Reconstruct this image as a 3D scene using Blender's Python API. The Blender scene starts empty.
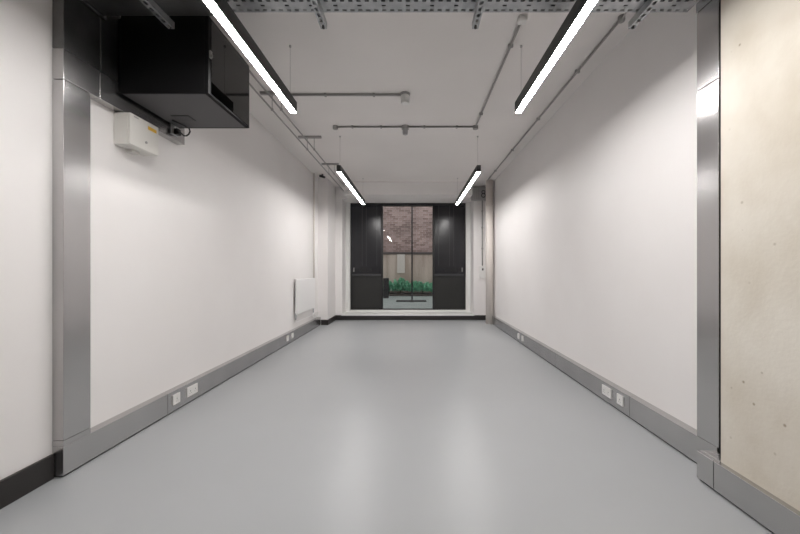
import bpy, bmesh, math, random
from mathutils import Vector, Matrix
random.seed(4)
S = bpy.context.scene
C = S.collection
PI = math.pi

# ---------------------------------------------------------------- camera
F = 350.0                      # focal length in pixels of an 800 px wide frame
cam_d = bpy.data.cameras.new('camera')
cam = bpy.data.objects.new('camera', cam_d); C.objects.link(cam)
cam.location = (0, 0, 1.2); cam.rotation_euler = (PI/2, 0, 0)
cam_d.sensor_width = 36; cam_d.lens = F/800*36
cam_d.shift_x = -13.5/800; cam_d.shift_y = 3.0/800
cam_d.clip_start = 0.03
S.camera = cam

# ---------------------------------------------------------------- light, exposure
w = bpy.data.worlds.new('world'); S.world = w; w.use_nodes = True
bg = w.node_tree.nodes['Background']
bg.inputs[0].default_value = (0.95, 0.97, 1.0, 1); bg.inputs[1].default_value = 0.8
LAMP = 79
S.view_settings.view_transform = 'Standard'
S.view_settings.look = 'None'
S.view_settings.gamma = 1
S.view_settings.use_curve_mapping = False
S.view_settings.exposure = 0.0

# ---------------------------------------------------------------- materials
def mat(name, col, rough=0.5, metal=0.0, emis=None, es=0, spec=None, coat=0):
    m = bpy.data.materials.new(name); m.use_nodes = True
    b = m.node_tree.nodes['Principled BSDF']
    b.inputs['Base Color'].default_value = (*col, 1)
    b.inputs['Roughness'].default_value = rough
    b.inputs['Metallic'].default_value = metal
    if spec is not None: b.inputs['Specular IOR Level'].default_value = spec
    if coat: b.inputs['Coat Weight'].default_value = coat
    if emis:
        b.inputs['Emission Color'].default_value = (*emis, 1)
        b.inputs['Emission Strength'].default_value = es
    return m

def noisy(m, c1, c2, scale=3, detail=4, lo=.35, hi=.65, stretch=(1, 1, 1), bump=0, bscale=60, rough=None, bdist=.01):
    nt = m.node_tree; N = nt.nodes; L = nt.links; b = N['Principled BSDF']
    tc = N.new('ShaderNodeTexCoord'); mp = N.new('ShaderNodeMapping')
    mp.inputs['Scale'].default_value = stretch
    L.new(tc.outputs['Object'], mp.inputs['Vector'])
    n = N.new('ShaderNodeTexNoise'); n.inputs['Scale'].default_value = scale; n.inputs['Detail'].default_value = detail
    L.new(mp.outputs[0], n.inputs['Vector'])
    r = N.new('ShaderNodeValToRGB'); r.color_ramp.elements[0].position = lo; r.color_ramp.elements[1].position = hi
    r.color_ramp.elements[0].color = (*c1, 1); r.color_ramp.elements[1].color = (*c2, 1)
    L.new(n.outputs['Fac'], r.inputs['Fac']); L.new(r.outputs['Color'], b.inputs['Base Color'])
    if rough:
        mr = N.new('ShaderNodeMapRange'); mr.inputs['To Min'].default_value = rough[0]; mr.inputs['To Max'].default_value = rough[1]
        L.new(n.outputs['Fac'], mr.inputs['Value']); L.new(mr.outputs[0], b.inputs['Roughness'])
    if bump:
        n2 = N.new('ShaderNodeTexNoise'); n2.inputs['Scale'].default_value = bscale; n2.inputs['Detail'].default_value = 3
        L.new(tc.outputs['Object'], n2.inputs['Vector'])
        bp = N.new('ShaderNodeBump'); bp.inputs['Strength'].default_value = bump; bp.inputs['Distance'].default_value = bdist
        L.new(n2.outputs['Fac'], bp.inputs['Height']); L.new(bp.outputs[0], b.inputs['Normal'])
    return r, n, mp

M = {}
M['wall'] = mat('wall_paint', (.80, .775, .75), .55)
noisy(M['wall'], (.84, .812, .80), (.865, .84, .83), 1.2, bump=.05, bscale=90)
M['ceil'] = mat('ceiling_paint', (.74, .70, .68), .7)
noisy(M['ceil'], (.79, .755, .735), (.82, .785, .765), .9, bump=.08, bscale=30)
M['floor'] = mat('floor_resin', (.4, .4, .4), .3)
noisy(M['floor'], (.38, .391, .402), (.405, .417, .428), .7, bump=.03, bscale=5, rough=(.30, .40))
M['conc'] = mat('concrete', (.6, .55, .45), .75)
r, n, mp = noisy(M['conc'], (.64, .58, .485), (.785, .74, .66), 2.4, 8, .34, .64, stretch=(1, 1, .8), bump=.12, bscale=55)
# small dark blow holes of their own shape
nt = M['conc'].node_tree; N = nt.nodes; L = nt.links
tc = N.new('ShaderNodeTexCoord'); v = N.new('ShaderNodeTexVoronoi'); v.inputs['Scale'].default_value = 9
L.new(tc.outputs['Object'], v.inputs['Vector'])
rp = N.new('ShaderNodeValToRGB'); rp.color_ramp.elements[0].position = .035; rp.color_ramp.elements[1].position = .085
rp.color_ramp.elements[0].color = (.55, .5, .42, 1); rp.color_ramp.elements[1].color = (1, 1, 1, 1)
n3 = N.new('ShaderNodeTexNoise'); n3.inputs['Scale'].default_value = 2.2; n3.inputs['Detail'].default_value = 3
L.new(tc.outputs['Object'], n3.inputs['Vector'])
r3 = N.new('ShaderNodeValToRGB'); r3.color_ramp.elements[0].position = .42; r3.color_ramp.elements[1].position = .56
L.new(v.outputs['Distance'], rp.inputs['Fac']); L.new(n3.outputs['Fac'], r3.inputs['Fac'])
mx0 = N.new('ShaderNodeMixRGB'); mx0.inputs['Color1'].default_value = (1, 1, 1, 1)
L.new(r3.outputs['Color'], mx0.inputs['Fac']); L.new(rp.outputs['Color'], mx0.inputs['Color2'])
mx = N.new('ShaderNodeMixRGB'); mx.blend_type = 'MULTIPLY'; mx.inputs['Fac'].default_value = 1
L.new(r.outputs['Color'], mx.inputs['Color1']); L.new(mx0.outputs['Color'], mx.inputs['Color2'])
L.new(mx.outputs['Color'], N['Principled BSDF'].inputs['Base Color'])

M['galv'] = mat('galvanised_steel', (.45, .46, .47), .27, 1.0)
noisy(M['galv'], (.50, .492, .492), (.55, .542, .542), 3, 1, .3, .7, stretch=(1, 1, .35))
_nt = M['galv'].node_tree; _b = _nt.nodes['Principled BSDF']; _tg = _nt.nodes.new('ShaderNodeTangent'); _tg.direction_type = 'RADIAL'; _tg.axis = 'Z'
_b.inputs['Anisotropic'].default_value = .65; _b.inputs['Anisotropic Rotation'].default_value = 0; _nt.links.new(_tg.outputs[0], _b.inputs['Tangent'])
M['dsteel'] = mat('steel_dark_reflection', (.26, .26, .26), .35, 1.0)  # galvanised steel with a dark reflection put into its base colour
noisy(M['dsteel'], (.20, .20, .20), (.30, .30, .30), 4, 5, .3, .7, rough=(.3, .45))
M['tray'] = mat('tray_steel', (.45, .46, .47), .45, 0.8)
noisy(M['tray'], (.40, .41, .42), (.50, .51, .52), 12, 3)
M['skirt'] = mat('skirting_black', (.022, .019, .018), .45)
M['black'] = mat('black_metal', (.012, .012, .013), .4)
M['lampblack'] = mat('lamp_black', (.025, .024, .024), .5)
M['rack'] = mat('rack_side_black', (.004, .004, .0045), .6, spec=.15)
M['rackbottom'] = mat('rack_base_black', (.055, .053, .056), .5)
M['diff'] = mat('lamp_diffuser', (.9, .9, .9), .5, emis=(1.0, .975, .955), es=LAMP)
M['white'] = mat('white_plastic', (.80, .79, .77), .35)
M['boxwhite'] = mat('box_white', (.78, .76, .72), .4)
M['rad'] = mat('radiator_enamel', (.90, .885, .88), .3)
M['yellow'] = mat('yellow_label', (.75, .45, .05), .5)
M['greyp'] = mat('grey_plastic', (.42, .41, .41), .5)
M['conduit'] = mat('conduit_steel', (.36, .35, .34), .45, .3)
M['wire'] = mat('wire_steel', (.35, .34, .33), .4, .5)
M['joint'] = mat('seam_dark', (.05, .05, .05), .6)
M['pipe'] = mat('pipe_boxing_paint', (.74, .69, .645), .5)
M['panel'] = mat('window_panel_anthracite', (.018, .018, .022), .22)
M['transom'] = mat('transom_grey', (.04, .04, .043), .4)
M['panel_low'] = mat('window_panel_matt', (.018, .018, .017), .5)
M['frame'] = mat('window_frame_anthracite', (.014, .014, .015), .35)
M['bead'] = mat('white_trim_paint', (.82, .82, .80), .4)
M['pave'] = mat('paving', (.42, .50, .47), .6)
noisy(M['pave'], (.36, .44, .42), (.46, .54, .51), 3)
M['coping'] = mat('coping', (.10, .085, .08), .8)
M['render'] = mat('fence_boards', (.5, .42, .33), .8)
noisy(M['render'], (.42, .33, .27), (.68, .58, .50), 1.6, 3, stretch=(1.6, 1, .25))
M['pale'] = mat('pale_board', (.75, .70, .64), .7)
M['leaf'] = mat('leaf_green', (.05, .28, .12), .5)
noisy(M['leaf'], (.13, .42, .24), (.36, .86, .60), 6, 2)
M['soil'] = mat('soil', (.05, .04, .03), .9)
M['stem'] = mat('stem', (.12, .08, .05), .8)

# brick
mb = mat('brick', (.3, .2, .17), .85); M['brick'] = mb
nt = mb.node_tree; N = nt.nodes; L = nt.links
tc = N.new('ShaderNodeTexCoord'); mp = N.new('ShaderNodeMapping'); mp.inputs['Rotation'].default_value = (PI/2, 0, 0)
L.new(tc.outputs['Object'], mp.inputs['Vector'])
bt = N.new('ShaderNodeTexBrick'); bt.inputs['Scale'].default_value = 1
bt.inputs['Brick Width'].default_value = .30; bt.inputs['Row Height'].default_value = .10; bt.inputs['Mortar Size'].default_value = .012
bt.inputs['Color1'].default_value = (.30, .19, .165, 1); bt.inputs['Color2'].default_value = (.68, .50, .455, 1); bt.inputs['Mortar'].default_value = (.68, .59, .55, 1)
L.new(mp.outputs[0], bt.inputs['Vector'])
nn = N.new('ShaderNodeTexNoise'); nn.inputs['Scale'].default_value = 1.3; nn.inputs['Detail'].default_value = 5; L.new(tc.outputs['Object'], nn.inputs['Vector'])
rr = N.new('ShaderNodeValToRGB'); rr.color_ramp.elements[0].color = (.6, .6, .6, 1); rr.color_ramp.elements[0].position = .3; rr.color_ramp.elements[1].position = .7
L.new(nn.outputs['Fac'], rr.inputs['Fac'])
mm = N.new('ShaderNodeMixRGB'); mm.blend_type = 'MULTIPLY'; mm.inputs['Fac'].default_value = 1
L.new(bt.outputs['Color'], mm.inputs['Color1']); L.new(rr.outputs['Color'], mm.inputs['Color2']); L.new(mm.outputs['Color'], N['Principled BSDF'].inputs['Base Color'])

def glass(name, tint, gl=1.5):
    g = bpy.data.materials.new(name); g.use_nodes = True
    nt = g.node_tree; N = nt.nodes; L = nt.links; N.clear()
    o = N.new('ShaderNodeOutputMaterial'); t = N.new('ShaderNodeBsdfTransparent'); t.inputs[0].default_value = (*tint, 1)
    gs = N.new('ShaderNodeBsdfGlossy'); gs.inputs['Roughness'].default_value = 0.02
    f = N.new('ShaderNodeFresnel'); f.inputs['IOR'].default_value = gl
    mx = N.new('ShaderNodeMixShader'); L.new(f.outputs[0], mx.inputs[0]); L.new(t.outputs[0], mx.inputs[1]); L.new(gs.outputs[0], mx.inputs[2])
    L.new(mx.outputs[0], o.inputs[0]); return g
M['glass'] = glass('window_glass', (.92, .90, .90), 1.6)
M['rglass'] = glass('rack_glass', (.16, .16, .17), 1.6)

# ---------------------------------------------------------------- mesh helpers
def box(bm, x0, x1, y0, y1, z0, z1):
    v = [bm.verts.new(p) for p in ((x0, y0, z0), (x1, y0, z0), (x1, y1, z0), (x0, y1, z0), (x0, y0, z1), (x1, y0, z1), (x1, y1, z1), (x0, y1, z1))]
    for f in ((3, 2, 1, 0), (4, 5, 6, 7), (0, 1, 5, 4), (1, 2, 6, 5), (2, 3, 7, 6), (3, 0, 4, 7)):
        bm.faces.new([v[i] for i in f])
    return bm
def B(*a):
    bm = bmesh.new()
    if isinstance(a[0], (tuple, list)):
        for q in a: box(bm, *q)
    else: box(bm, *a)
    return bm
def tube(bm, pts, r, n=10, caps=True):
    pts = [Vector(p) for p in pts]; rings = []
    rs = r if isinstance(r, (list, tuple)) else [r]*len(pts)
    up = None
    for i, p in enumerate(pts):
        d = (pts[min(i+1, len(pts)-1)] - pts[max(i-1, 0)]).normalized()
        if up is None:
            up = Vector((0, 0, 1)) if abs(d.z) < .9 else Vector((1, 0, 0))
        a = d.cross(up).normalized(); b = a.cross(d).normalized(); up = b
        rings.append([bm.verts.new(p + (a*math.cos(2*PI*k/n) + b*math.sin(2*PI*k/n))*rs[i]) for k in range(n)])
    for i in range(len(rings)-1):
        for k in range(n):
            f = bm.faces.new((rings[i][k], rings[i][(k+1) % n], rings[i+1][(k+1) % n], rings[i+1][k])); f.smooth = True
    if caps:
        bm.faces.new(rings[0][::-1]); bm.faces.new(rings[-1])
    return bm
def T(pts, r, n=10): return tube(bmesh.new(), pts, r, n)
def lathe(bm, prof, cx=0, cy=0, n=24):     # prof: (r, z) list
    return tube(bm, [(cx, cy, z) for r, z in prof], [max(r, 1e-4) for r, z in prof], n) if False else _lathe(bm, prof, cx, cy, n)
def _lathe(bm, prof, cx, cy, n):
    rings = [[bm.verts.new((cx+r*math.cos(2*PI*k/n), cy+r*math.sin(2*PI*k/n), z)) for k in range(n)] for r, z in prof]
    for i in range(len(rings)-1):
        for k in range(n):
            bm.faces.new((rings[i][k], rings[i][(k+1) % n], rings[i+1][(k+1) % n], rings[i+1][k]))
    bm.faces.new(rings[0][::-1]); bm.faces.new(rings[-1])
    return bm
def perforated(bm, nx, ny, x0, y0, px, py, sx, sy, z, skip=None, axis='xy'):
    """a sheet of nx*ny cells, each with a slot cut out"""
    grid = {}
    def V(x, y):
        k = (round(x, 5), round(y, 5))
        if k not in grid: grid[k] = bm.verts.new((x, y, z))
        return grid[k]
    for i in range(nx):
        for j in range(ny):
            X = [x0+i*px, x0+i*px+(px-sx)/2, x0+i*px+(px+sx)/2, x0+(i+1)*px]
            Y = [y0+j*py, y0+j*py+(py-sy)/2, y0+j*py+(py+sy)/2, y0+(j+1)*py]
            hole = not (skip and skip(i, j))
            for a in range(3):
                for b in range(3):
                    if a == 1 and b == 1 and hole: continue
                    bm.faces.new((V(X[a], Y[b]), V(X[a+1], Y[b]), V(X[a+1], Y[b+1]), V(X[a], Y[b+1])))
    return bm

def obj(name, bm, m, parent=None, bevel=0, solid=0, kind=None, label=None):
    bmesh.ops.recalc_face_normals(bm, faces=bm.faces[:]) if not solid else None
    if parent is not None:
        off = Vector(parent.get('_o', (0, 0, 0)))
        bmesh.ops.translate(bm, verts=bm.verts[:], vec=-off)
    me = bpy.data.meshes.new(name); bm.to_mesh(me); bm.free()
    me.materials.append(m)
    o = bpy.data.objects.new(name, me); C.objects.link(o)
    if parent is not None:
        o.parent = parent; o['_o'] = tuple(off)
    if solid:
        s = o.modifiers.new('s', 'SOLIDIFY'); s.thickness = solid
    if bevel:
        b = o.modifiers.new('b', 'BEVEL'); b.width = bevel; b.segments = 2; b.limit_method = 'ANGLE'
    if kind: o['kind'] = kind
    if label: o['label'] = label
    return o
def struct(name, bm, m, **k): return obj(name, bm, m, kind='structure', **k)
def thing(name, label, cat, loc=(0, 0, 0), group=None):
    o = bpy.data.objects.new(name, None); C.objects.link(o); o.location = loc; o.empty_display_size = .1
    o['label'] = label; o['category'] = cat; o['_o'] = tuple(loc)
    if group: o['group'] = group
    return o
def dup(root, loc, label, rotz=None, group=None):
    r = root.copy(); C.objects.link(r); r.location = loc; r['label'] = label
    if rotz is not None: r.rotation_euler = (0, 0, rotz)
    if group: r['group'] = group
    for ch in list(root.children):
        c = ch.copy(); C.objects.link(c); c.parent = r
        for g in list(ch.children):
            d = g.copy(); C.objects.link(d); d.parent = c
    return r
def tag(o, label, cat, group=None, kind=None):
    o['label'] = label; o['category'] = cat
    if group: o['group'] = group
    if kind: o['kind'] = kind
    return o

# ---------------------------------------------------------------- measurements
WL, WR = -2.086, 1.81           # wall planes
CZ = 3.2                        # ceiling
YB, YF = 8.4, -4.4              # far wall, wall behind the camera
GY = 9.0                        # glazing
H = lambda h: 1.2 + h           # height measured from the camera

# ---------------------------------------------------------------- room shell
struct('floor', B(WL-.15, WR+.15, YF-.15, YB+.02, -.12, 0), M['floor'])
struct('ceiling', B(WL-.15, WR+.15, YF-.15, YB+.9, CZ, CZ+.15), M['ceil'])
struct('wall_left', B(WL-.15, WL, YF-.15, YB, 0, CZ), M['wall'])
struct('wall_right', B(WR, WR+.15, YF-.15, YB, 0, CZ), M['wall'])
struct('wall_front', B(WL, WR, YF-.15, YF, 0, CZ), M['wall'])
OX0, OX1, OZ0, OZ1 = -1.71, 1.44, .14, 2.91
WX0, WX1, WZ0 = -1.62, 1.34, .17
struct('wall_back', B((WL-.15, OX0, YB, GY+.12, 0, CZ), (OX1, WR+.15, YB, GY+.12, 0, CZ),
                      (OX0, OX1, YB, GY+.12, 0, OZ0-.02), (OX0, OX1, YB, GY+.12, OZ1, CZ)), M['wall'])
struct('trim_1', B(-1.58, 1.34, 7.95, YB, 2.91, CZ), M['wall'])                   # bulkhead over the window
struct('trim_2', B(WL, -1.875, 7.64, YB, 0, CZ), M['wall'])                            # boxed column in the left corner
struct('trim_3', B((OX0-.02, OX1+.02, YB-.03, GY-.06, OZ0-.025, OZ0+.0),(OX0-.02, OX1+.02, YB-.03, YB, OZ0-.035, OZ0-.025)), M['bead'], bevel=.003)   # window sill
struct('trim_4', B((OX0, WX0+.012, GY-.16, GY-.06, OZ0, OZ1), (WX1-.012, OX1, GY-.16, GY-.06, OZ0, OZ1), (WX0+.012, WX1-.012, GY-.16, GY-.06, OZ0, WZ0+.016)), M['bead'], bevel=.004)  # white lining frame
struct('wall_right_pier', B(1.66, WR, YF, 1.89, 0, CZ), M['conc'])
# black skirtings
struct('baseboard_left', B(WL, -2.067, YF, 2.015, 0, .14), M['skirt'], bevel=.003)
struct('baseboard_back', B(-1.875, 1.75, YB-.018, YB, 0, .115), M['skirt'], bevel=.003)
struct('baseboard_column', B((-2.016, -1.86, 7.625, 7.64, 0, .115), (-1.875, -1.86, 7.64, YB-.018, 0, .115)), M['skirt'], bevel=.003)

# ---------------------------------------------------------------- window
wn = bpy.data.objects.new('window_1', None); C.objects.link(wn); wn['kind'] = 'structure'; wn.location = (0, GY, 0); wn['_o'] = (0, GY, 0)
gx0, gx1 = -.784, .489
fr = bmesh.new()
for q in ((WX0, WX1, GY-.06, GY+.06, WZ0, WZ0+.035), (WX0, WX1, GY-.06, GY+.06, OZ1-.05, OZ1),
          (WX0, WX0+.035, GY-.06, GY+.06, WZ0+.035, OZ1-.05), (WX1-.035, WX1, GY-.06, GY+.06, WZ0+.035, OZ1-.05),
          (gx0-.05, gx0, GY-.06, GY+.06, WZ0+.035, OZ1-.05), (gx1, gx1+.05, GY-.06, GY+.06, WZ0+.035, OZ1-.05),
          (gx0, gx1, GY-.06, GY+.06, 2.84, OZ1-.05)):
    box(fr, *q)
obj('window_frame', fr, M['frame'], wn, bevel=.003)
obj('pane', B(gx0, gx1, GY-.005, GY+.005, WZ0+.035, 2.84), M['glass'], wn)
for a, b_ in ((WX0+.035, gx0-.05), (gx1+.05, WX1-.035)):
    left = a < 0
    obj('upper_panel', B(a, b_, GY-.035, GY+.03, 1.10, OZ1-.05), M['panel'], wn, bevel=.002)
    obj('lower_panel', B(a, b_, GY-.03, GY+.03, WZ0+.035, 1.04), M['panel_low'], wn, bevel=.002)
    obj('transom', B(a, b_, GY-.075, GY+.03, 1.04, 1.10), M['transom'], wn, bevel=.003)
    hx = a+.06 if left else b_-.06
    obj('handle', B((hx-.012, hx+.012, GY-.06, GY-.035, 1.15, 1.26), (hx-.009, hx+.009, GY-.09, GY-.06, 1.17, 1.19)), M['conduit'], wn, bevel=.003)
    for kk in (.36, .5, .86): obj('panel_seam', B(a+(b_-a)*(kk if left else 1-kk)-.004, a+(b_-a)*(kk if left else 1-kk)+.004, GY-.0365, GY-.035, 1.30, OZ1-.05), M['transom'], wn)
    mx_ = (a+b_)/2 + (-.03 if left else .03)
    vg = bmesh.new()
    for k in range(4): box(vg, mx_-.16, mx_+.16, GY-.05, GY-.035, 1.16+k*.022, 1.168+k*.022)
    obj('vent_grille', vg, M['frame'], wn)

# ---------------------------------------------------------------- outdoors
struct('ground', B(-9, 9, GY+.12, 18.5, -.12, 0), M['pave'])
bw = obj('brick_wall', B(-9, 9, 17.45, 17.8, 0, 7.5), M['brick']); tag(bw, 'tall weathered red-brown brick wall beyond the window', 'wall')
lw = thing('garden_wall', 'low beige boarded wall with dark coping behind the green shrubs', 'wall', (0, 17.2, 0))
obj('boards', B(-9, 9, 17.1, 17.4, 0, 1.96), M['render'], lw)
obj('coping', B(-9, 9, 17.05, 17.45, 1.96, 2.07), M['coping'], lw, bevel=.01)
pb = obj('pale_board', B(-.80, -.42, 17.04, 17.1, 1.05, 1.96), M['pale'], bevel=.005); tag(pb, 'pale upright board fixed to the beige garden wall', 'board')
pl = obj('planting_bed', B(-5, 5, 16.0, 17.05, 0, .10), M['soil']); tag(pl, 'dark soil bed at the foot of the beige garden wall', 'planting bed')
def shrub(x, y, rx, hz, label):
    t = thing('shrub', label, 'shrub', (x, y, .10), 'low green shrubs outside the window')
    lf = bmesh.new(); st = bmesh.new()
    for k in range(7):
        a = random.uniform(0, 2*PI); r = random.uniform(.2, .8)*rx
        tube(st, [(x, y, .10), (x+r*.5*math.cos(a), y+r*.4*math.sin(a), .10+hz*.5), (x+r*math.cos(a), y+r*.6*math.sin(a), .10+hz*.8)], .008, 5)
    for k in range(1300):
        u = random.uniform(-1, 1); vv = random.uniform(-1, 1)
        top = hz*(.82+.18*math.sin(x*9+u*4+vv*2))*(1-.22*vv*vv)
        p = Vector((x+rx*u, y+.42*vv, .17+top*random.uniform(.03, 1)**.6))
        m3 = Matrix.Rotation(random.uniform(0, 2*PI), 3, 'Z') @ Matrix.Rotation(random.uniform(-1, 1), 3, 'X')
        s = random.uniform(.045, .08)
        vs = [lf.verts.new(p + m3 @ Vector(c)*s) for c in ((-.4, 0, 0), (0, -.9, .1), (.4, 0, 0), (0, 1.1, -.1))]
        lf.faces.new(vs)
    obj('stems', st, M['stem'], t); 
    o = obj('foliage', lf, M['leaf'], t)
for i, (x, hh, lb) in enumerate(((-1.68, .50, 'green leafy shrub outside, half hidden behind the left dark window panel'),
                                 (-1.15, .58, 'green leafy shrub outside, behind the short black bollard'),
                                 (-.62, .68, 'tallest green shrub outside, below the pale upright board'),
                                 (-.09, .54, 'green shrub outside, right behind the slim dark post'),
                                 (.44, .50, 'green leafy shrub outside, just right of the slim dark post'),
                                 (.97, .46, 'lowest green leafy shrub outside, beside the right dark window panel'))):
    shrub(x, 16.5, .27, hh, lb)
po = thing('post', 'slim dark upright post standing outside in the middle of the window', 'post', (-.055, 13.1, 0))
obj('pole', T([(-.055, 13.1, 0.02), (-.055, 13.1, 4.6)], .028, 10), M['black'], po)
obj('base_plate', B(-.13, .02, 13.02, 13.18, 0, .02), M['black'], po)
dg = bmesh.new()
for k in range(28): box(dg, -.66+k*.041, -.66+k*.041+.022, 13.22, 13.55, 0, .03)
box(dg, -.66, .49, 13.19, 13.22, 0, .035); box(dg, -.66, .49, 13.55, 13.58, 0, .035)
tag(obj('drain_grate', dg, M['black']), 'long dark drain grate on the paving behind the slim post', 'grate')
tag(obj('bollard', B(-1.28, -1.05, 14.8, 15.0, 0, .86), M['black'], bevel=.02), 'short square black bollard outside beside the left window panel', 'bollard')

# ---------------------------------------------------------------- steel trunking, left
TL = -2.02
t = thing('steel_trunking', 'galvanised steel trunking rising from floor and running along the left wall', 'trunking', (TL, 2.1, 0))
G = .004
obj('riser_cover', B(WL, TL, 2.02, 2.19, .215, H(1.10)), M['galv'], t, bevel=.002)
obj('corner_cover', B(WL, TL, 2.02, 2.88-G, .012, .18), M['galv'], t, bevel=.002)
obj('corner_cover', B(WL, TL, 2.02, 2.19, .181, .213), M['galv'], t)
for a, b_ in ((2.88, 4.35), (4.35, 5.70), (5.70, 7.622)):
    obj('skirting_cover', B(WL, TL, a, b_-G, .012, .18), M['galv'], t, bevel=.002)
obj('foot_shadow', B(WL, TL-.012, 2.03, 7.62, 0, .012), M['joint'], t)  # black strip painting the shadow line between trunking and floor
obj('upper_corner_cover', B(WL, TL, 2.02, 2.255-G, H(1.10)+G, H(1.28)), M['galv'], t, bevel=.002)
obj('upper_cover', B(WL, TL, 2.255, 3.09, H(1.10)+G, H(1.28)), M['galv'], t, bevel=.002)
obj('riser_box', B(WL, TL, 2.02, 2.255, H(1.283), CZ-.001), M['dsteel'], t, bevel=.003)
obj('back_cover', B(WL, TL, 2.262, 3.0, H(1.283), H(1.745)), M['dsteel'], t, bevel=.002)
obj('cross_trunk', B(TL+.006, -1.28, 2.02, 2.26, H(1.64), H(1.76)), M['dsteel'], t, bevel=.003)
obj('cross_trunk_flange', B(TL+.004, TL+.03, 2.01, 2.27, H(1.62), H(1.79)), M['galv'], t, bevel=.002)

# right
TR = 1.744
t = thing('steel_trunking', 'galvanised steel trunking rising beside the concrete pier and along the right wall', 'trunking', (TR, 2.1, 0))
obj('riser_cover', B(TR, WR, 2.0, 2.155, .181, H(1.10)-G), M['galv'], t, bevel=.002)
obj('upper_riser_cover', B(TR, WR, 2.0, 2.155, H(1.10), H(1.58)-G), M['galv'], t, bevel=.002)
obj('riser_box', B(TR-.003, WR, 1.995, 2.158, H(1.58), CZ-.001), M['galv'], t, bevel=.002)
for a, b_ in ((2.012, 2.83), (2.83, 4.30), (4.30, 5.70), (5.70, 7.745)):
    obj('skirting_cover', B(TR, WR, a, b_-G, .012, .18), M['galv'], t, bevel=.002)
obj('foot_shadow', B(TR+.012, WR, 2.012, 7.74, 0, .012), M['joint'], t)  # floor shadow under the right run, painted as a black strip
t = thing('pier_trunking', 'deep galvanised skirting trunking in front of the beige concrete pier', 'trunking', (1.64, 1.0, 0))
obj('end_cover', B((1.626, 1.659, 1.90, 2.01, .012, .164), (1.659, WR, 1.893, 2.01, .012, .164)), M['galv'], t, bevel=.002)
for a, b_ in ((.2, 1.90-G), (-1.8, .2-G)):
    obj('skirting_cover', B(1.626, 1.6598, a, b_, .012, .164), M['galv'], t, bevel=.002)
obj('foot_shadow', B(1.638, 1.6598, -1.8, 2.0, 0, .012), M['joint'], t)  # same painted shadow line below the pier run
tag(obj('gap_shade', B(1.746, WR, 1.893, 1.993, .166, CZ-.002), M['joint']), 'dark strip painted as the shade in the gap between concrete pier and right steel riser', 'shade_strip')  # near-black strip painting the shade inside the open gap

# ---------------------------------------------------------------- socket outlets
def outlet(width, nm, label, loc, rotz):
    """faces local +x, base on x=0"""
    t = thing(nm, label, 'socket', (0, 0, 0))
    obj('face_plate', B(0, .011, -width/2, width/2, -.043, .043), M['white'], t, bevel=.004)
    n = 2 if width > .1 else 1
    for k in range(n):
        cy = 0 if n == 1 else (-.035 + .07*k)
        obj('rocker_switch', B(.011, .0145, cy-.006, cy+.006, .018, .034), M['white'], t, bevel=.001)
        obj('pin_holes', B((.0105, .0114, cy-.003, cy+.003, -.002, .008), (.0105, .0114, cy-.014, cy-.008, -.018, -.014), (.0105, .0114, cy+.008, cy+.014, -.018, -.014)), M['joint'], t)
    t.location = loc; t.rotation_euler = (0, 0, rotz)
    return t
g = 'white sockets on the steel skirting trunking'
s1 = outlet(.086, 'socket_outlet', 'white single socket nearest the camera on the left steel skirting', (TL, 2.975, .107), 0)
s2 = outlet(.146, 'double_socket_outlet', 'white double socket nearest the camera on the left steel skirting', (TL, 3.19, .107), 0)
s1['group'] = g; s2['group'] = g
dup(s1, (TL, 5.60, .107), 'white single socket on left steel skirting near the radiator, the nearer of two')
dup(s1, (TL, 5.83, .107), 'white single socket on left steel skirting closest to the radiator')
dup(s2, (TR, 3.15, .107), 'white double socket nearest the camera on the right steel skirting', PI)
dup(s1, (TR, 2.945, .107), 'white single socket nearest the camera on the right steel skirting', PI)
dup(s1, (TR, 5.58, .107), 'white single socket far down the right steel skirting, nearer of the far pair', PI)
dup(s1, (TR, 5.79, .107), 'white single socket far down the right steel skirting, farthest of all', PI)

# ---------------------------------------------------------------- rack cabinet
x0, x1, y0, y1, z0, z1 = -1.99, -1.395, 2.38, 2.975, H(1.203), H(1.735)
t = thing('rack_cabinet', 'black wall mounted data rack cabinet with tinted glass door, high on left wall', 'cabinet', (x0, 2.685, z0))
k_ = .016
obj('side_panel', B(x0, x1-.03, y0, y0+k_, z0, z1), M['rack'], t, bevel=.002)
obj('side_panel', B(x0, x1-.03, y1-k_, y1, z0, z1), M['rack'], t, bevel=.002)
bp = B((x0, x1-.03, y0+k_, y1-k_, z0, z0+k_)); obj('base_panel', bp, M['rackbottom'], t)
obj('cable_entry', B(x0+.10, x0+.24, y0+.34, y0+.44, z0-.006, z0), M['black'], t, bevel=.003)
obj('top_panel', B(x0, x1-.03, y0+k_, y1-k_, z1-k_, z1), M['rack'], t)
obj('back_panel', B(TL+.001, x0+.01, y0+k_, y1-k_, z0+k_, z1-k_), M['rack'], t)
d = obj('door', B((x1-.03, x1, y0, y0+.045, z0, z1), (x1-.03, x1, y1-.03, y1, z0, z1), (x1-.03, x1, y0+.045, y1-.03, z0, z0+.03), (x1-.03, x1, y0+.045, y1-.03, z1-.03, z1)), M['rack'], t, bevel=.003)
obj('glass_pane', B(x1, x1+.004, y0+.03, y1-.012, z0+.012, z1-.012), M['rglass'], d, label='tinted glass pane')
obj('lock', B((x1, x1+.012, y0+.005, y0+.028, 2.65, 2.70), (x1+.012, x1+.02, y0+.010, y0+.022, 2.655, 2.675)), M['conduit'], d, bevel=.002)
for yy in (y0+.05, y1-.07):
    obj('mounting_rail', B(x1-.10, x1-.085, yy, yy+.02, z0+.017, z1-.017), M['greyp'], t)
obj('shelf', B(x0+.04, x1-.10, y0+.05, y1-.05, z0+.13, z0+.15), M['greyp'], t)
obj('patch_panel', B(x1-.12, x1-.10, y0+.05, y1-.05, z0+.155, z0+.20), M['greyp'], t)
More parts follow.
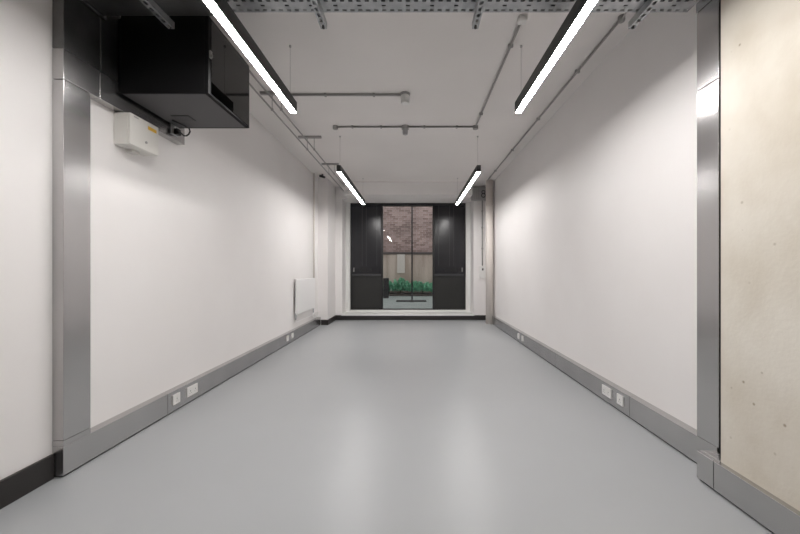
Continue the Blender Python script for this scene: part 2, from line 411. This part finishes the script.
obj('patch_cable', T([(x1-.09, y0+.10, 2.70), (x1-.06, y0+.16, 2.685), (x1-.06, y0+.24, 2.60), (x1-.095, y0+.28, 2.585)], .004, 6), M['white'], t)
obj('patch_cable', T([(x1-.09, y0+.12, 2.74), (x1-.06, y0+.18, 2.73), (x1-.06, y0+.26, 2.65), (x1-.095, y0+.30, 2.63)], .004, 6), M['white'], t)

# its socket on the high trunking with plug and looped cable
t = outlet(.086, 'socket_outlet', 'metal socket under the black rack cabinet, on the high steel trunking', (TL, 2.95, H(1.178)), 0)
for c in t.children:
    if c.name.startswith('face_plate'):
        c.data = c.data.copy(); c.data.materials.clear(); c.data.materials.append(M['tray'])
y_, z_ = 2.95, H(1.165)
t = thing('power_cable', 'black plug and looped power cable hanging below the rack cabinet', 'cable', (TL, y_, z_))
obj('plug', B(TL+.0145, TL+.05, y_-.025, y_+.025, z_-.028, z_+.022), M['black'], t, bevel=.006)
pts = [(TL+.048, 2.95, H(1.165)), (-1.955, 2.95, H(1.150)), (-1.934, 2.95, H(1.131)), (-1.912, 2.95, H(1.131)), (-1.893, 2.95, H(1.146)),
       (-1.883, 2.95, H(1.168)), (-1.884, 2.94, H(1.188)), (-1.90, 2.90, H(1.196)), (-1.93, 2.80, H(1.198))]
obj('cord', T(pts, .006, 8), M['black'], t)

# fused box below
fx = -1.967; y0, y1, z0, z1 = 2.433, 2.703, H(.877), H(1.098)
t = thing('consumer_unit', 'small cream electrical box with yellow label below the high steel trunking', 'electrical box', (WL, 2.57, z0))
obj('body', B(WL, fx-.022, y0, y1, z0, z1), M['boxwhite'], t, bevel=.004)
obj('cover', B(fx-.021, fx, y0, y1, z0, z1), M['boxwhite'], t, bevel=.006)
obj('warning_label', B(fx, fx+.0012, y0+.16, y0+.245, z0+.165, z0+.19), M['yellow'], t, label='yellow warning label')
obj('rating_label', B(fx, fx+.0012, y0+.03, y0+.07, z0+.20, z0+.208), M['greyp'], t)
obj('lock', T([(fx, y0+.14, z0+.06), (fx+.006, y0+.14, z0+.06)], .009, 12), M['conduit'], t)
obj('cable_gland', B(WL, WL+.05, y0+.10, y0+.17, z0-.022, z0), M['boxwhite'], t, bevel=.004)

# ---------------------------------------------------------------- cable tray on its struts
bm = bmesh.new()
nx, ny = 60, 8
perforated(bm, nx, ny, -1.26, 1.925, .05, .0375, .026, .013, H(1.64), skip=lambda i, j: j in (3, 6) and i % 3 != 0)
t = thing('cable_tray', 'perforated galvanised cable tray crossing the room under the ceiling', 'cable tray', (0, 2.07, H(1.64)))
obj('tray_bed', bm, M['tray'], t, solid=.0015)
obj('side_flange', B(-1.26, 1.74, 2.225, 2.227, H(1.639), H(1.68)), M['tray'], t)
obj('side_flange', B(-1.26, 1.74, 1.923, 1.925, H(1.639), H(1.68)), M['tray'], t)
t = thing('added_cables', 'added dark cables on the perforated cable tray, blocking light through its slots', 'cables', (0, 2.07, H(1.65)))  # added to block the lit ceiling, so the tray slots look dark
for k in range(11):
    y = 1.945+k*.0255
    obj('cable', T([(-1.24, y, H(1.655)), (-.4, y+.004*math.sin(k*2), H(1.655)), (.6, y-.004*math.sin(k*3), H(1.655)), (1.70, y, H(1.655))], .0118, 8), M['black'], t)
def strut(x, label):
    t = thing('strut_channel', label, 'strut', (x, 2.1, H(1.596)), 'slotted struts below the cable tray')
    bm = bmesh.new(); perforated(bm, 1, 15, x-.0205, 1.565, .041, .05, .018, .030, H(1.596))
    obj('channel_web', bm, M['tray'], t, solid=.0025)
    obj('channel_side', B(x-.0205, x-.018, 1.565, 2.315, H(1.596), H(1.637)), M['tray'], t)
    obj('channel_side', B(x+.018, x+.0205, 1.565, 2.315, H(1.596), H(1.637)), M['tray'], t)
    obj('added_slot_block', B(x-.018, x+.018, 1.565, 2.315, H(1.634), H(1.637)), M['tray'], t)  # plate added over the open channel to keep its slots dark
    for yy in ((1.90, 2.24) if x > -1 else (1.90, 2.285)):
        obj('hanger_rod', T([(x, yy, H(1.586)), (x, yy, CZ)], .005, 8), M['wire'], t)
        obj('nut', T([(x, yy, H(1.581)), (x, yy, H(1.593))], .010, 6), M['conduit'], t)
    obj('end_bolt', T([(x, 2.298, H(1.586)), (x, 2.298, H(1.612))], .009, 8), M['joint'], t)
    return t
strut(-1.60, 'slotted steel strut end in front of the black rack cabinet')
strut(-.592, 'slotted steel strut below the cable tray, just right of the nearer left lamp')
strut(.407, 'slotted steel strut below the cable tray, just left of the nearer right lamp')
strut(1.44, 'slotted steel strut below the cable tray, beside the right wall conduit')

# ---------------------------------------------------------------- linear lamps
def lamp():
    t = thing('linear_lamp', '', 'lamp', (0, 0, 0), 'suspended linear lamps')
    Lh = 1.285; wd = .029
    obj('housing', B((-wd, wd, -Lh, Lh, .006, .10), (-wd, -wd+.003, -Lh, Lh, 0, .006), (wd-.003, wd, -Lh, Lh, 0, .006)), M['lampblack'], t, bevel=.001)
    obj('end_cap', B(-wd, wd, -Lh-.004, -Lh, 0, .10), M['lampblack'], t)
    obj('end_cap', B(-wd, wd, Lh, Lh+.004, 0, .10), M['lampblack'], t)
    obj('diffuser', B(-wd+.003, wd-.003, -Lh, Lh, .001, .006), M['diff'], t, label='glowing white diffuser strip')
    for s in (-1, 1):
        yy = s*(Lh-.09)
        obj('suspension_wire', T([(0, yy, .10), (0, yy, CZ-H(1.44))], .0013, 6), M['wire'], t)
        obj('ceiling_cap', T([(0, yy, CZ-H(1.44)-.015), (0, yy, CZ-H(1.44))], .010, 12), M['greyp'], t)
    return t
lp = lamp()
YN, YFar, YBk = 1.925, 6.425, -2.6
XL, XR = -1.099, .959
lp.location = (XL, YN, H(1.44)); lp['label'] = 'black linear pendant lamp, nearer one on the left, beside the rack cabinet'
dup(lp, (XR, YN, H(1.44)), 'black linear pendant lamp, nearer one on the right')
dup(lp, (XL, YFar, H(1.44)), 'black linear pendant lamp, farther one on the left, close to the window')
dup(lp, (XR, YFar, H(1.44)), 'black linear pendant lamp, farther one on the right, close to the window')

# ---------------------------------------------------------------- conduits on the ceiling
zc = CZ-.0135
def conduit(pts, label, clips=(), r=.011, boxes=()):
    p0 = pts[0]
    t = thing('conduit', label, 'conduit', p0)
    obj('pipe', T(pts, r, 10), M['conduit'], t)
    for (x, y, ax) in clips:
        if ax == 'x': bm = B(x-.012, x+.012, y-.022, y+.022, zc-.016, CZ)
        else: bm = B(x-.022, x+.022, y-.012, y+.012, zc-.016, CZ)
        obj('saddle_clip', bm, M['conduit'], t, bevel=.003)
    for (x, y) in boxes:
        bm = bmesh.new(); _lathe(bm, [(.034, CZ-.045), (.036, CZ-.042), (.036, CZ)], x, y, 20)
        obj('junction_box', bm, M['conduit'], t)
    return t
conduit([(-1.46, 3.97, zc), (-.10, 3.97, zc)], 'grey steel conduit running across ceiling from the nearer left lamp to a sounder', clips=[(-1.0, 3.97, 'x'), (-.45, 3.97, 'x')], r=.014)
conduit([(-1.085, 4.86, zc), (.86, 4.86, zc), (.86, 4.84, zc), (.86, 2.80, zc)], 'L shaped grey conduit across ceiling and back towards the cable tray',
        clips=[(-.85, 4.86, 'x'), (-.45, 4.86, 'x'), (.15, 4.86, 'x'), (.6, 4.86, 'x'), (.86, 4.45, 'y'), (.86, 3.1, 'y')], boxes=[(-1.085, 4.86), (.86, 4.86)])
tag(obj('junction_box', B(.825, .895, 2.735, 2.80, CZ-.045, CZ), M['white'], bevel=.01), 'white box on ceiling at the near end of the L shaped conduit', 'junction box')
conduit([(1.64, 2.80, zc), (1.64, 7.74, zc)], 'long grey conduit along the ceiling beside the right wall', clips=[(1.64, y, 'y') for y in (3.5, 4.6, 5.8, 7.0)])
t = thing('conduit_box', 'small grey conduit box at the near end of the right wall conduit', 'junction box', (1.64, 2.76, CZ))
bm = bmesh.new(); _lathe(bm, [(.024, CZ-.04), (.026, CZ-.037), (.026, CZ)], 1.64, 2.76, 20); obj('box_body', bm, M['conduit'], t)
obj('flexible_cable', T([(1.64, 2.76, CZ-.045), (1.60, 2.70, CZ-.09), (1.56, 2.60, CZ-.12), (1.50, 2.45, CZ-.18), (1.47, 2.30, CZ-.26), (1.47, 2.10, H(1.68))], .006, 8), M['conduit'], t)
# two conduits on hangers beside the left wall
zz = H(1.80)
for x, lb in ((-1.587, 'thin grey conduit hung high by the left wall, the one nearer the wall'), (-1.484, 'thin grey conduit hung high by the left wall, the one nearer the lamps')):
    t = thing('hung_conduit', lb, 'conduit', (x, 2.35, zz), 'conduits hung along the left wall')
    obj('pipe', T([(x, 2.35, zz), (x, 8.38, zz)], .009, 10), M['conduit'], t)
for k, (y, xa, xb, lb) in enumerate(((3.93, -1.72, -1.42, 'ceiling bracket for hung conduits just left of the nearer left lamp'),
                           (5.23, -1.72, -1.38, 'ceiling bracket for hung conduits halfway between the two left lamps'),
                           (6.56, -1.72, -1.40, 'ceiling bracket for hung conduits beside the farther left lamp'))):
    t = thing('hanging_bracket', lb, 'bracket', (-1.55, y, CZ), 'brackets carrying the left conduits')
    obj('rail', B(xa, xb, y-.02, y+.02, CZ-.03, CZ), M['conduit'], t, bevel=.002)
    for x in (-1.587, -1.484):
        obj('drop_rod', T([(x, y, CZ-.03), (x, y, zz+.012)], .004, 6), M['wire'], t)
        obj('ring_clip', B(x-.014, x+.014, y-.008, y+.008, zz-.012, zz+.014), M['conduit'], t, bevel=.003)

# sounder and detector
t = thing('ceiling_sounder', 'ribbed white ceiling sounder at the end of the shorter conduit', 'sounder', (-.095, 3.97, CZ))
bm = bmesh.new(); prof = [(.04, CZ-.115), (.046, CZ-.110)]
for k in range(5):
    zb = CZ-.108+k*.018; prof += [(.050, zb), (.050, zb+.009), (.042, zb+.011), (.042, zb+.016)]
_lathe(bm, prof, -.095, 3.97, 28); obj('body', bm, M['white'], t)
bm = bmesh.new(); _lathe(bm, [(.055, CZ-.018), (.057, CZ)], -.095, 3.97, 28); obj('mounting_base', bm, M['conduit'], t)
t = thing('motion_sensor', 'small grey ceiling sensor in the middle of the long cross conduit', 'sensor', (-.115, 4.86, CZ))
bm = bmesh.new(); _lathe(bm, [(.02, CZ-.125), (.033, CZ-.118), (.037, CZ-.10), (.037, CZ-.045)], -.115, 4.86, 24); obj('body', bm, M['greyp'], t)
bm = bmesh.new(); _lathe(bm, [(.05, CZ-.045), (.05, CZ)], -.115, 4.86, 24); obj('mounting_box', bm, M['conduit'], t)

# ---------------------------------------------------------------- left far corner: radiator, pipe
ry0, ry1, rz0, rz1 = 6.07, 7.20, .42, 1.035
t = thing('radiator', 'white panel radiator on the left wall near the window', 'radiator', (WL, 6.6, rz0))
obj('front_panel', B(-2.042, -2.026, ry0, ry1, rz0, rz1), M['rad'], t, bevel=.005)
bm = bmesh.new()
for k in range(26): box(bm, -2.064, -2.044, ry0+.03+k*.042, ry0+.032+k*.042, rz0+.02, rz1-.02)
obj('convector_fins', bm, M['rad'], t)
bm = bmesh.new()
for k in range(30): box(bm, -2.066, -2.043, ry0+.01+k*.0375, ry0+.026+k*.0375, rz1-.004, rz1+.004)
box(bm, -2.068, -2.064, ry0, ry1, rz1-.03, rz1+.004)
obj('top_grille', bm, M['rad'], t)
for yy in (ry0+.15, ry1-.18): obj('wall_bracket', B(WL, -2.066, yy, yy+.03, rz0+.05, rz1-.05), M['rad'], t)
for yy in (ry0+.03, ry1-.03):
    obj('valve', T([(-2.052, yy, rz0+.02), (-2.052, yy, rz0-.09)], .013, 10), M['tray'], t)
obj('supply_pipe', T([(-2.052, ry0+.03, rz0-.085), (-2.055, ry0+.05, rz0-.12), (-2.055, ry0+.10, rz0-.13), (-2.055, 7.55, rz0-.13)], .010, 8), M['rad'], t)
obj('return_pipe', T([(-2.052, ry1-.03, rz0-.085), (-2.055, ry1-.02, rz0-.17), (-2.055, ry1+.03, rz0-.20), (-2.055, 7.55, rz0-.20)], .010, 8), M['rad'], t)
t = thing('heating_pipe', 'thin vertical painted heating pipe rising above the radiator', 'pipe', (-2.058, 7.24, .9))
obj('pipe', T([(-2.058, 7.24, .9), (-2.058, 7.24, CZ)], .016, 12), M['pipe'], t)
for z in (1.6, 2.3, 2.9): obj('pipe_clip', B(WL, -2.036, 7.232, 7.248, z, z+.02), M['wall'], t)
t = thing('ceiling_sensor', 'tiny dark sensor at the ceiling above the left corner column', 'sensor', (-1.90, 7.3, CZ))
obj('mount', B(-1.915, -1.885, 7.285, 7.315, CZ-.04, CZ), M['black'], t)
obj('head', T([(-1.94, 7.24, CZ-.05), (-1.86, 7.33, CZ-.06)], .024, 12), M['black'], t)

# ---------------------------------------------------------------- right far corner
t = thing('riser_pipe', 'beige painted round riser pipe in the far right corner', 'pipe', (1.70, 7.83, 0))
bm = bmesh.new(); tube(bm, [(1.70, 7.83, 0), (1.70, 7.83, CZ)], .083, 32); obj('pipe', bm, M['pipe'], t)
bm = bmesh.new(); tube(bm, [(1.70, 7.83, 2.62), (1.70, 7.83, 2.65)], .088, 32); obj('pipe_collar', bm, M['pipe'], t)
t = thing('switch_unit', 'white wall switch box under a dark conduit, far right wall', 'switch', (1.70, YB, 1.0))
obj('back_box', B(1.585, 1.725, YB-.055, YB, 1.0, 1.30), M['white'], t, bevel=.006)
obj('cover', B(1.59, 1.72, YB-.068, YB-.055, 1.005, 1.295), M['white'], t, bevel=.004)
obj('key_switch', B(1.63, 1.665, YB-.08, YB-.068, 1.19, 1.24), M['joint'], t, bevel=.003)
t = thing('wall_conduit', 'thin dark vertical conduit dropping to the white switch box', 'conduit', (1.66, YB-.03, 1.3))
obj('pipe', T([(1.645, YB-.03, 1.30), (1.645, YB-.03, 2.86)], .012, 10), M['conduit'], t)
for z in (1.7, 2.2, 2.6): obj('saddle_clip', B(1.625, 1.665, YB-.045, YB, z, z+.02), M['conduit'], t)
t = thing('control_box', 'grey ribbed control box above the window, far right corner', 'control box', (1.53, YB, 2.87))
obj('body', B(1.38, 1.76, YB-.10, YB, 2.86, 3.17), M['greyp'], t, bevel=.005)
bm = bmesh.new()
for k in range(4): box(bm, 1.40+k*.045, 1.415+k*.045, YB-.106, YB-.10, 2.88, 3.15)
obj('ribs', bm, M['conduit'], t)
bm = bmesh.new()
for zq, rq in ((2.965, .045), (3.045, .038)):
    pts = [(1.655+rq*math.cos(a*PI/8), YB-.118, zq+rq*math.sin(a*PI/8)) for a in range(17)]
    tube(bm, pts, .009, 8)
obj('cable_coil', bm, M['black'], t)
